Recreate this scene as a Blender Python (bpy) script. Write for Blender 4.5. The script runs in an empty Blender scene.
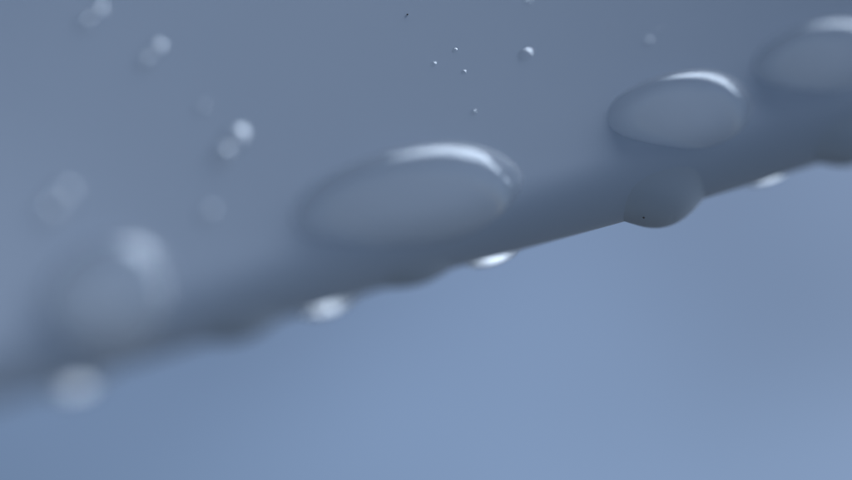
import bpy, math, random
from mathutils import Vector
R = math.radians
random.seed(4)
sc = bpy.context.scene

# ------------------------------------------------------------------ camera
D = 30.0                      # working distance to the plane of focus
PITCH = R(25)                 # the lens looks up at the wet edge, sky behind it
FWD = Vector((0, math.cos(PITCH), math.sin(PITCH)))
UP = Vector((0, -math.sin(PITCH), math.cos(PITCH)))
RIGHT = Vector((1, 0, 0))
CAM = Vector((0, 0, 0))
cam = bpy.data.cameras.new('camera')
cam_ob = bpy.data.objects.new('camera', cam)
sc.collection.objects.link(cam_ob)
cam_ob.location = CAM
cam_ob.rotation_euler = (R(90) + PITCH, 0, 0)
cam.sensor_width = 36
cam.lens = 36 * D / 8.52
cam.clip_start, cam.clip_end = 0.1, 9000
APERTURE = 2.2                # diameter of the lens opening, scene units
cam.dof.use_dof = True
cam.dof.focus_distance = D
cam.dof.aperture_fstop = cam.lens / 1000 / APERTURE
sc.camera = cam_ob

# ------------------------------------------------------------------ sky and sun
SUN_EL, SUN_AZ = R(44.5), R(32)            # behind the edge and to the right
world = bpy.data.worlds.new('World')
sc.world = world
world.use_nodes = True
nt = world.node_tree
bg = nt.nodes['Background']
sky = nt.nodes.new('ShaderNodeTexSky')
sky.sky_type = 'NISHITA'
sky.sun_disc = False
sky.sun_elevation = SUN_EL
sky.sun_rotation = SUN_AZ
sky.air_density = 1.0
sky.dust_density = 0.6
sky.ozone_density = 1.5
# very thin, wide veils of cloud
stc = nt.nodes.new('ShaderNodeTexCoord')
smap = nt.nodes.new('ShaderNodeMapping'); smap.inputs['Location'].default_value = (0.74, 2.6, 0.42)
sno = nt.nodes.new('ShaderNodeTexNoise'); sno.inputs['Scale'].default_value = 7.0; sno.inputs['Detail'].default_value = 2.0
srp = nt.nodes.new('ShaderNodeMapRange')
srp.inputs['From Min'].default_value = 0.35; srp.inputs['From Max'].default_value = 0.65
srp.inputs['To Min'].default_value = 0.70; srp.inputs['To Max'].default_value = 1.15
smx = nt.nodes.new('ShaderNodeMix'); smx.data_type = 'RGBA'; smx.blend_type = 'MULTIPLY'; smx.inputs[0].default_value = 1.0
nt.links.new(stc.outputs['Generated'], smap.inputs['Vector'])
nt.links.new(smap.outputs['Vector'], sno.inputs['Vector'])
nt.links.new(sno.outputs['Fac'], srp.inputs['Value'])
nt.links.new(sky.outputs[0], smx.inputs[6])
nt.links.new(srp.outputs[0], smx.inputs[7])
bw = nt.nodes.new('ShaderNodeRGBToBW')                       # high grey haze over the blue
hz = nt.nodes.new('ShaderNodeMix'); hz.data_type = 'RGBA'; hz.inputs[0].default_value = 0.42
nt.links.new(smx.outputs[2], bw.inputs[0])
nt.links.new(smx.outputs[2], hz.inputs[6]); nt.links.new(bw.outputs[0], hz.inputs[7])
nt.links.new(hz.outputs[2], bg.inputs[0])
bg.inputs[1].default_value = 0.060

sun = bpy.data.lights.new('sun', 'SUN')
sun.energy = 5.0
sun.angle = R(62)
sun.color = (1.0, 0.99, 0.975)
sun_ob = bpy.data.objects.new('sun', sun)
sc.collection.objects.link(sun_ob)
sdir = Vector((math.sin(SUN_AZ) * math.cos(SUN_EL), math.cos(SUN_AZ) * math.cos(SUN_EL), math.sin(SUN_EL)))
sun_ob.rotation_euler = sdir.to_track_quat('Z', 'Y').to_euler()
sun_ob.location = sdir * 60

sc.view_settings.view_transform = 'Standard'
sc.view_settings.look = 'None'
sc.view_settings.exposure = 0.0
sc.view_settings.gamma = 1.0
sc.view_settings.use_curve_mapping = False
sc.view_settings.use_white_balance = True      # the photograph's cool white balance
sc.view_settings.white_balance_temperature = 5300
sc.view_settings.white_balance_tint = 7
sc.render.engine = 'CYCLES'
sc.cycles.use_denoising = True
sc.cycles.max_bounces = 12
sc.cycles.transmission_bounces = 10
sc.cycles.caustics_refractive = True
sc.cycles.caustics_reflective = True

# ------------------------------------------------------------------ materials
def mat_surface():
    m = bpy.data.materials.new('wet_grey_skin')
    m.use_nodes = True
    t = m.node_tree
    b = t.nodes['Principled BSDF']
    tc = t.nodes.new('ShaderNodeTexCoord')
    n1 = t.nodes.new('ShaderNodeTexNoise'); n1.inputs['Scale'].default_value = 0.35; n1.inputs['Detail'].default_value = 3
    r = t.nodes.new('ShaderNodeValToRGB')
    r.color_ramp.elements[0].position = 0.3; r.color_ramp.elements[0].color = (0.59, 0.65, 0.77, 1)
    r.color_ramp.elements[1].position = 0.75; r.color_ramp.elements[1].color = (0.62, 0.68, 0.80, 1)
    t.links.new(tc.outputs['Object'], n1.inputs['Vector'])
    t.links.new(n1.outputs['Fac'], r.inputs['Fac'])
    t.links.new(r.outputs['Color'], b.inputs['Base Color'])
    n2 = t.nodes.new('ShaderNodeTexNoise'); n2.inputs['Scale'].default_value = 60; n2.inputs['Detail'].default_value = 4
    bu = t.nodes.new('ShaderNodeBump'); bu.inputs['Strength'].default_value = 0.05; bu.inputs['Distance'].default_value = 0.02
    t.links.new(tc.outputs['Object'], n2.inputs['Vector'])
    t.links.new(n2.outputs['Fac'], bu.inputs['Height'])
    t.links.new(bu.outputs['Normal'], b.inputs['Normal'])
    b.inputs['Roughness'].default_value = 0.55
    b.inputs['Specular IOR Level'].default_value = 0.3
    return m

def mat_water(name, bend, haze, rough=0.12, ior=1.4, through=0.4, veil=0.45):
    m = bpy.data.materials.new(name)
    m.use_nodes = True
    t = m.node_tree
    for n in list(t.nodes):
        t.nodes.remove(n)
    N, L = t.nodes.new, t.links.new
    o = N('ShaderNodeOutputMaterial')
    tc = N('ShaderNodeTexCoord')
    no = N('ShaderNodeTexNoise'); no.inputs['Scale'].default_value = 1.3; no.inputs['Detail'].default_value = 1
    bu = N('ShaderNodeBump'); bu.inputs['Strength'].default_value = 0.06; bu.inputs['Distance'].default_value = 0.2
    L(tc.outputs['Object'], no.inputs['Vector']); L(no.outputs['Fac'], bu.inputs['Height'])
    g = N('ShaderNodeBsdfGlass'); g.inputs['IOR'].default_value = 1.333; g.inputs['Roughness'].default_value = 0.32 if bend >= 1 else 0.0
    L(bu.outputs['Normal'], g.inputs['Normal'])
    if bend >= 1:
        df = N('ShaderNodeBsdfDiffuse'); df.inputs['Color'].default_value = (0.64, 0.69, 0.78, 1)
        mx = N('ShaderNodeMixShader'); mx.inputs[0].default_value = haze
        L(g.outputs[0], mx.inputs[1]); L(df.outputs[0], mx.inputs[2]); L(mx.outputs[0], o.inputs['Surface'])
        return m
    # thin clear water: most light goes straight through, the rest is bent; the skin mirrors the sky
    rf = N('ShaderNodeBsdfRefraction'); rf.inputs['IOR'].default_value = 1.333; rf.inputs['Roughness'].default_value = 0.0
    L(bu.outputs['Normal'], rf.inputs['Normal'])
    tr = N('ShaderNodeBsdfTransparent')
    m1 = N('ShaderNodeMixShader'); m1.inputs[0].default_value = bend
    L(tr.outputs[0], m1.inputs[1]); L(rf.outputs[0], m1.inputs[2])
    df = N('ShaderNodeBsdfDiffuse'); df.inputs['Color'].default_value = (0.97, 0.98, 0.99, 1)
    m2 = N('ShaderNodeMixShader'); m2.inputs[0].default_value = haze
    tl = N('ShaderNodeBsdfTranslucent'); tl.inputs['Color'].default_value = (0.97, 0.98, 0.99, 1)
    mh = N('ShaderNodeMixShader'); mh.inputs[0].default_value = through
    L(df.outputs[0], mh.inputs[1]); L(tl.outputs[0], mh.inputs[2])
    L(m1.outputs[0], m2.inputs[1]); L(mh.outputs[0], m2.inputs[2])
    gl = N('ShaderNodeBsdfGlossy'); gl.inputs['Roughness'].default_value = rough
    L(bu.outputs['Normal'], gl.inputs['Normal'])
    gb = N('ShaderNodeBsdfGlossy'); gb.inputs['Roughness'].default_value = 0.5      # broad sheen mixed in to lighten the drop's inside
    L(bu.outputs['Normal'], gb.inputs['Normal'])
    mg = N('ShaderNodeMixShader'); mg.inputs[0].default_value = veil
    L(gl.outputs[0], mg.inputs[1]); L(gb.outputs[0], mg.inputs[2])
    fr = N('ShaderNodeFresnel'); fr.inputs['IOR'].default_value = ior
    L(bu.outputs['Normal'], fr.inputs['Normal'])
    ge = N('ShaderNodeNewGeometry')
    sb = N('ShaderNodeMath'); sb.operation = 'SUBTRACT'; sb.inputs[0].default_value = 1.0
    L(ge.outputs['Backfacing'], sb.inputs[1])
    mu = N('ShaderNodeMath'); mu.operation = 'MULTIPLY'
    L(fr.outputs[0], mu.inputs[0]); L(sb.outputs[0], mu.inputs[1])
    m3 = N('ShaderNodeMixShader')
    L(mu.outputs[0], m3.inputs[0]); L(m2.outputs[0], m3.inputs[1]); L(mg.outputs[0], m3.inputs[2])
    L(m3.outputs[0], o.inputs['Surface'])
    return m

def mat_dust():
    m = bpy.data.materials.new('dark_dust')
    m.use_nodes = True
    t = m.node_tree
    b = t.nodes['Principled BSDF']
    n = t.nodes.new('ShaderNodeTexNoise'); n.inputs['Scale'].default_value = 40
    r = t.nodes.new('ShaderNodeValToRGB')
    r.color_ramp.elements[0].color = (0.14, 0.13, 0.125, 1)
    r.color_ramp.elements[1].color = (0.24, 0.22, 0.20, 1)
    t.links.new(n.outputs['Fac'], r.inputs['Fac'])
    t.links.new(r.outputs['Color'], b.inputs['Base Color'])
    b.inputs['Roughness'].default_value = 0.9
    return m

SKIN, DUST = mat_surface(), mat_dust()
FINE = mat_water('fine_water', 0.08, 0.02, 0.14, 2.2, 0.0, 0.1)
WATER, MURKY, THIN = mat_water('clear_water', 1, 0.45), mat_water('murky_water', 1, 0.97), mat_water('thin_water', 0.14, 0.36, 0.09, 1.65, 0.97, 0.2)

def link(name, verts, faces, mat, label=None, cat=None, group=None, kind=None, smooth=True, origin=None):
    o0 = Vector(origin) if origin is not None else Vector((0, 0, 0))
    me = bpy.data.meshes.new(name)
    me.from_pydata([tuple(Vector(v) - o0) for v in verts], [], faces)
    me.materials.append(mat)
    if smooth:
        me.polygons.foreach_set('use_smooth', [True] * len(me.polygons))
    me.update()
    o = bpy.data.objects.new(name, me)
    o.location = o0
    sc.collection.objects.link(o)
    if label: o['label'] = label
    if cat: o['category'] = cat
    if group: o['group'] = group
    if kind: o['kind'] = kind
    return o

# ------------------------------------------------------------------ the rolled edge
# (x, y) are measured on the plane of focus in hundredths of a unit; w is depth behind that plane
def world_pt(u, v, w):
    k = (D + w) / D
    return CAM + RIGHT * (u * k) + UP * (v * k) + FWD * (D + w)

def lerp(a, b, t): return a + (b - a) * t
def sstep(a, b, t):
    t = min(1, max(0, (t - a) / (b - a)))
    return t * t * (3 - 2 * t)

K_YAW = 0.95                  # the edge runs away from the lens to the right
FOCUS_X = 660.0
def rim_y(px):
    return 402.0 - 0.2915 * px + 2.0 * math.sin(px / 95.0 + 0.6)
def rim_w(px):
    return K_YAW * (px - FOCUS_X) / 100.0 + 0.45
def lean(px):                 # how far the broad face leans back from the lens
    return R(lerp(39.5, 50, sstep(0, 800, px)))

L_END, L_BACK, STEP = 9.0, -5.0, 0.02
FRONT, BACK = 1.05, 0.4      # lengths over which the edge rolls over
def ang(l, px):
    f = lean(px)
    if l >= 0:
        t = min(1, l / FRONT)
        e = 1 - (1 - t) ** 2.2
        a = lerp(R(-90), f, e)
        if l > FRONT:
            a += R(0.6) * (l - FRONT)
        return a
    t = min(1, -l / BACK)
    return lerp(R(-90), R(-126), t * (2 - t))

_cache = {}
def profile(px):
    key = round(px, 3)
    if key in _cache: return _cache[key]
    n = int(L_END / STEP); out = [(0.0, 0.0)]
    v = w = 0.0
    for i in range(n):
        a = ang((i + .5) * STEP, px); v += math.cos(a) * STEP; w += math.sin(a) * STEP
        out.append((v, w))
    n2 = int(-L_BACK / STEP); back = []
    v = w = 0.0
    for i in range(n2):
        a = ang(-(i + .5) * STEP, px); v -= math.cos(a) * STEP; w -= math.sin(a) * STEP
        back.append((v, w))
    res = (list(reversed(back)) + out, n2)
    _cache[key] = res
    return res

PX = [-600 + 20 * i for i in range(0, 112)]
PROFS = {p: profile(p) for p in PX}
def prof_at(px, l):
    i = min(len(PX) - 2, max(0, int((px + 600) // 20))); t = (px - PX[i]) / 20.0
    q = (l - L_BACK) / STEP
    def one(p):
        a = PROFS[p][0]
        j = min(len(a) - 2, max(0, int(q))); f = q - j
        return (lerp(a[j][0], a[j + 1][0], f), lerp(a[j][1], a[j + 1][1], f))
    A, B = one(PX[i]), one(PX[i + 1])
    return lerp(A[0], B[0], t), lerp(A[1], B[1], t)

def S(px, l):
    dv, dw = prof_at(px, l)
    return world_pt((px - 426) / 100, (240 - rim_y(px)) / 100 + dv, rim_w(px) + dw)

def frame(px, l):
    du = (S(px + 2, l) - S(px - 2, l)) / 4
    dl = (S(px, l + .02) - S(px, l - .02)) / .04
    n = du.cross(dl).normalized()
    return du, dl, n

def find_l(px, py):           # the place on the front face that is seen at height py
    target = (240 - py) / 100
    lo, hi = 0.0, L_END
    for _ in range(40):
        mid = (lo + hi) / 2
        dv, dw = prof_at(px, mid)
        if (240 - rim_y(px)) / 100 + dv < target: lo = mid
        else: hi = mid
    return lo

ls = []
l = L_BACK
while l < L_END - 0.05:
    ls.append(l)
    l += 0.05 if -0.8 < l < 2.0 else 0.25
verts, faces = [], []
for p in PX:
    for l in ls:
        verts.append(S(p, l))
n = len(ls)
for i in range(len(PX) - 1):
    for j in range(n - 1):
        a = i * n + j
        faces.append((a, a + n, a + n + 1, a + 1))
for i in range(len(PX) - 1):   # close the far border so the body is solid
    faces.append((i * n, i * n + n - 1, (i + 1) * n + n - 1, (i + 1) * n))
faces.append(tuple(range(n)))
faces.append(tuple(reversed([(len(PX) - 1) * n + j for j in range(n)])))
link('rounded_surface', verts, faces, SKIN,
     'broad smooth blue grey surface whose dark rounded lower edge slopes up to the right',
     'wet surface', origin=S(426, 0))

# plain ground a metre below, out of the picture; it bounces the daylight up
gm = bpy.data.materials.new('unseen_ground'); gm.use_nodes = True
gb = gm.node_tree.nodes['Principled BSDF']
gn = gm.node_tree.nodes.new('ShaderNodeTexNoise'); gn.inputs['Scale'].default_value = 0.02
gr = gm.node_tree.nodes.new('ShaderNodeValToRGB')
gr.color_ramp.elements[0].color = (0.045, 0.048, 0.05, 1); gr.color_ramp.elements[1].color = (0.07, 0.073, 0.075, 1)
gc = gm.node_tree.nodes.new('ShaderNodeTexCoord')
gm.node_tree.links.new(gc.outputs['Object'], gn.inputs['Vector'])
gm.node_tree.links.new(gn.outputs['Fac'], gr.inputs['Fac'])
gm.node_tree.links.new(gr.outputs['Color'], gb.inputs['Base Color'])
gb.inputs['Roughness'].default_value = 0.9
link('ground', [(-4000, -4000, -250), (4000, -4000, -250), (4000, 4000, -250), (-4000, 4000, -250)], [(0, 1, 2, 3)], gm, kind='structure', smooth=False)

# ------------------------------------------------------------------ water
def drop(name, label, px, l, ra, rb, h, p=0.62, tilt=0.0, q=2.0, cat='water drop', group=None, sag=0.0, rings=26, seg=72, lump=0.0, mat=None, merge=0):
    """a bead of water sitting on the surface; ra, rb half sizes, h height; sag pulls its belly down the slope"""
    du, dl, n0 = frame(px, l)
    mu, ml = du.length, dl.length
    ct, st = math.cos(tilt), math.sin(tilt)
    ph = random.random() * 6
    def place(r, th, z):
        k = 1 + lump * math.sin(2 * th + ph) + lump * .6 * math.sin(3 * th + ph * 2)
        a, b = ra * r * k * math.cos(th), rb * r * k * math.sin(th)
        a, b = a * ct - b * st, a * st + b * ct
        b -= sag * rb * (z / h if h else 0)
        pl = l + b / ml
        if merge < 0 and z > 0:
            z = z * sstep(-1.0, 0.15, r * (.96 * math.sin(th) + .26 * math.cos(th))) - 0.006   # the lower side thins out over the rolled edge
        if merge > 0 and z > 0:
            z *= sstep(0.75, -0.45, r * math.sin(th)); z -= 0.006      # the upper side runs out flush with the surface
        pq = px + a / mu
        _, _, nn = frame(pq, pl)
        return S(pq, pl) + nn * z
    vs = [place(0, 0, h)]; fs = []
    for i in range(1, rings + 1):
        r = math.sin(i / rings * math.pi / 2)
        z = h * max(0.0, 1 - r ** q) ** p
        if i == rings: r = 1.0; z = 0.0
        for k in range(seg):
            vs.append(place(r, 2 * math.pi * k / seg, z))
    for k in range(seg):
        vs.append(place(0.96, 2 * math.pi * k / seg, -0.03 - 0.05 * h))
    for k in range(seg):
        fs.append((0, 1 + k, 1 + (k + 1) % seg))
    for i in range(rings):
        b0, b1 = 1 + i * seg, 1 + (i + 1) * seg
        for k in range(seg):
            k2 = (k + 1) % seg
            fs.append((b0 + k, b1 + k, b1 + k2, b0 + k2))
    b0 = 1 + rings * seg
    fs.append(tuple(b0 + k for k in range(seg - 1, -1, -1)))
    return link(name, vs, fs, mat or THIN, label, cat, group, origin=S(px, l))

BIG = 'large drops lying on the broad face'
drop('water_drop', 'blurred round drop lying low at the left end of the broad face', 106, find_l(106, 296), .80, .64, .44, group=BIG, q=2.6, p=1, merge=-1, tilt=-.35)
drop('water_drop', 'longest flat drop with a soft bright crescent, in the middle of the face', 408, find_l(408, 197), 1.6, .66, .46, group=BIG, q=2.6, p=1, merge=-1, tilt=-.14)
drop('water_drop', 'sharpest oval drop with a bright pointed crescent, above the bulging dark drop', 680, find_l(680, 113), 1.15, .58, .42, group=BIG, q=2.6, p=1, merge=-1, tilt=-.3)
drop('water_drop', 'oval drop cut by the right border of the picture', 820, find_l(820, 60), 1.1, .58, .42, group=BIG, q=2.6, p=1, merge=-1, tilt=-.3)

HANG = 'dark drops hanging under the edge'
drop('hanging_drop', 'dark round drop bulging below the edge, nearly in focus', 664, 0.14, .62, .66, .205, p=1.2, mat=MURKY, merge=1, cat='hanging drop', group=HANG)
drop('hanging_drop', 'dark drop bulging below the edge at the right border', 850, 0.22, .55, .5, .17, p=1.2, mat=MURKY, merge=1, cat='hanging drop', group=HANG)
drop('hanging_drop', 'shallow dark drop under the edge, just left of the slanting bright drop', 418, 0.12, .5, .35, .08, p=1.2, mat=MURKY, merge=1, cat='hanging drop', group=HANG)
drop('hanging_drop', 'very blurred shallow dark swelling under the edge, between the two leftmost bright drops', 243, 0.12, .5, .4, .10, p=1.2, mat=MURKY, merge=1, cat='hanging drop', group=HANG)

LIT = 'bright drops on the underside of the edge'
for px, ra, rb, h, label in ((81, .42, .22, .17, 'largest blurred bright spot of water under the left end of the edge'),
                  (330, .45, .19, .14, 'blurred bright drop under the edge below the longest flat drop'),
                  (494, .44, .18, .13, 'bright slanting drop under the edge below the end of the longest drop'),
                  (768, .42, .16, .10, 'small sharp bright sliver of water under the edge at the right')):
    drop('hanging_drop', label, px, -0.22, ra, rb, h, p=.6, tilt=0, cat='hanging drop', group=LIT, mat=WATER)

SMALL = 'tiny droplets scattered over the upper face'
small = [
 (97, 11, .10, 'blurred droplet cut close by the upper border at the far left'),
 (156, 49, .11, 'blurred droplet, second from the upper left corner'),
 (235, 139, .17, 'brightest blurred droplet, above the gap between the two left big drops'),
 (62, 197, .15, 'largest faint blurred droplet, above the left end drop'),
 (85, 22, .09, 'pale twin added for the light patch just below left of the droplet cut close by the upper border'),  # the twins are added droplets standing in for light focused beside each droplet
 (145, 61, .09, 'pale twin added for the light patch just below left of the second droplet from the upper left corner'),
 (222, 155, .14, 'pale twin added for the light patch just below left of the brightest blurred droplet'),
 (47, 213, .13, 'pale twin added for the light patch just below left of the largest faint blurred droplet'),
 (208, 214, .10, 'dim blurred droplet between the two left big drops'),
 (202, 108, .06, 'dim droplet just above the brightest blurred droplet'),
 (434, 64, .035, 'leftmost of the three pale dots in the upper middle'),
 (455, 50, .035, 'uppermost of the three pale dots in the upper middle'),
 (464, 72, .035, 'lowest of the three pale dots in the upper middle'),
 (474, 112, .04, 'faint lone dot above the end of the longest drop'),
 (526, 54, .095, 'sharp little droplet with a thin white arc, right of the three dots'),
 (528, 1, .04, 'dot of water on the upper border above the white arc droplet'),
 (648, 41, .055, 'sharp tiny droplet above the sharpest oval drop'),
 (661, 30, .025, 'speck of water just up and right of the sharp tiny droplet'),
 (610, 26, .02, 'speck of water left of the sharp tiny droplet'),
]
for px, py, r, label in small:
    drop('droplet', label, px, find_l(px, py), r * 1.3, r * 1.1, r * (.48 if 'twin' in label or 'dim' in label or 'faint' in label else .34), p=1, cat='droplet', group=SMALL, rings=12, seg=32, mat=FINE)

# two specks of dust
def speck(px, l, r, label, lift):
    _, _, n0 = frame(px, l)
    c = S(px, l) + n0 * lift
    vs, fs = [], []
    for i in range(7):
        for k in range(10):
            th = math.pi * i / 6; f = 2 * math.pi * k / 10
            q = r * (1 + .25 * random.uniform(-1, 1))
            vs.append(c + Vector((q * math.sin(th) * math.cos(f), q * math.sin(th) * math.sin(f), q * .7 * math.cos(th))))
    for i in range(6):
        for k in range(10):
            fs.append((i * 10 + k, i * 10 + (k + 1) % 10, (i + 1) * 10 + (k + 1) % 10, (i + 1) * 10 + k))
    link('dust_speck', vs, fs, DUST, label, 'speck', 'dark specks', origin=c)
speck(407, find_l(407, 15), .010, 'dark speck on the upper face near the upper border', .01)
speck(637, 0.16, .012, 'dark speck at the foot of the bulging dark drop', .1)
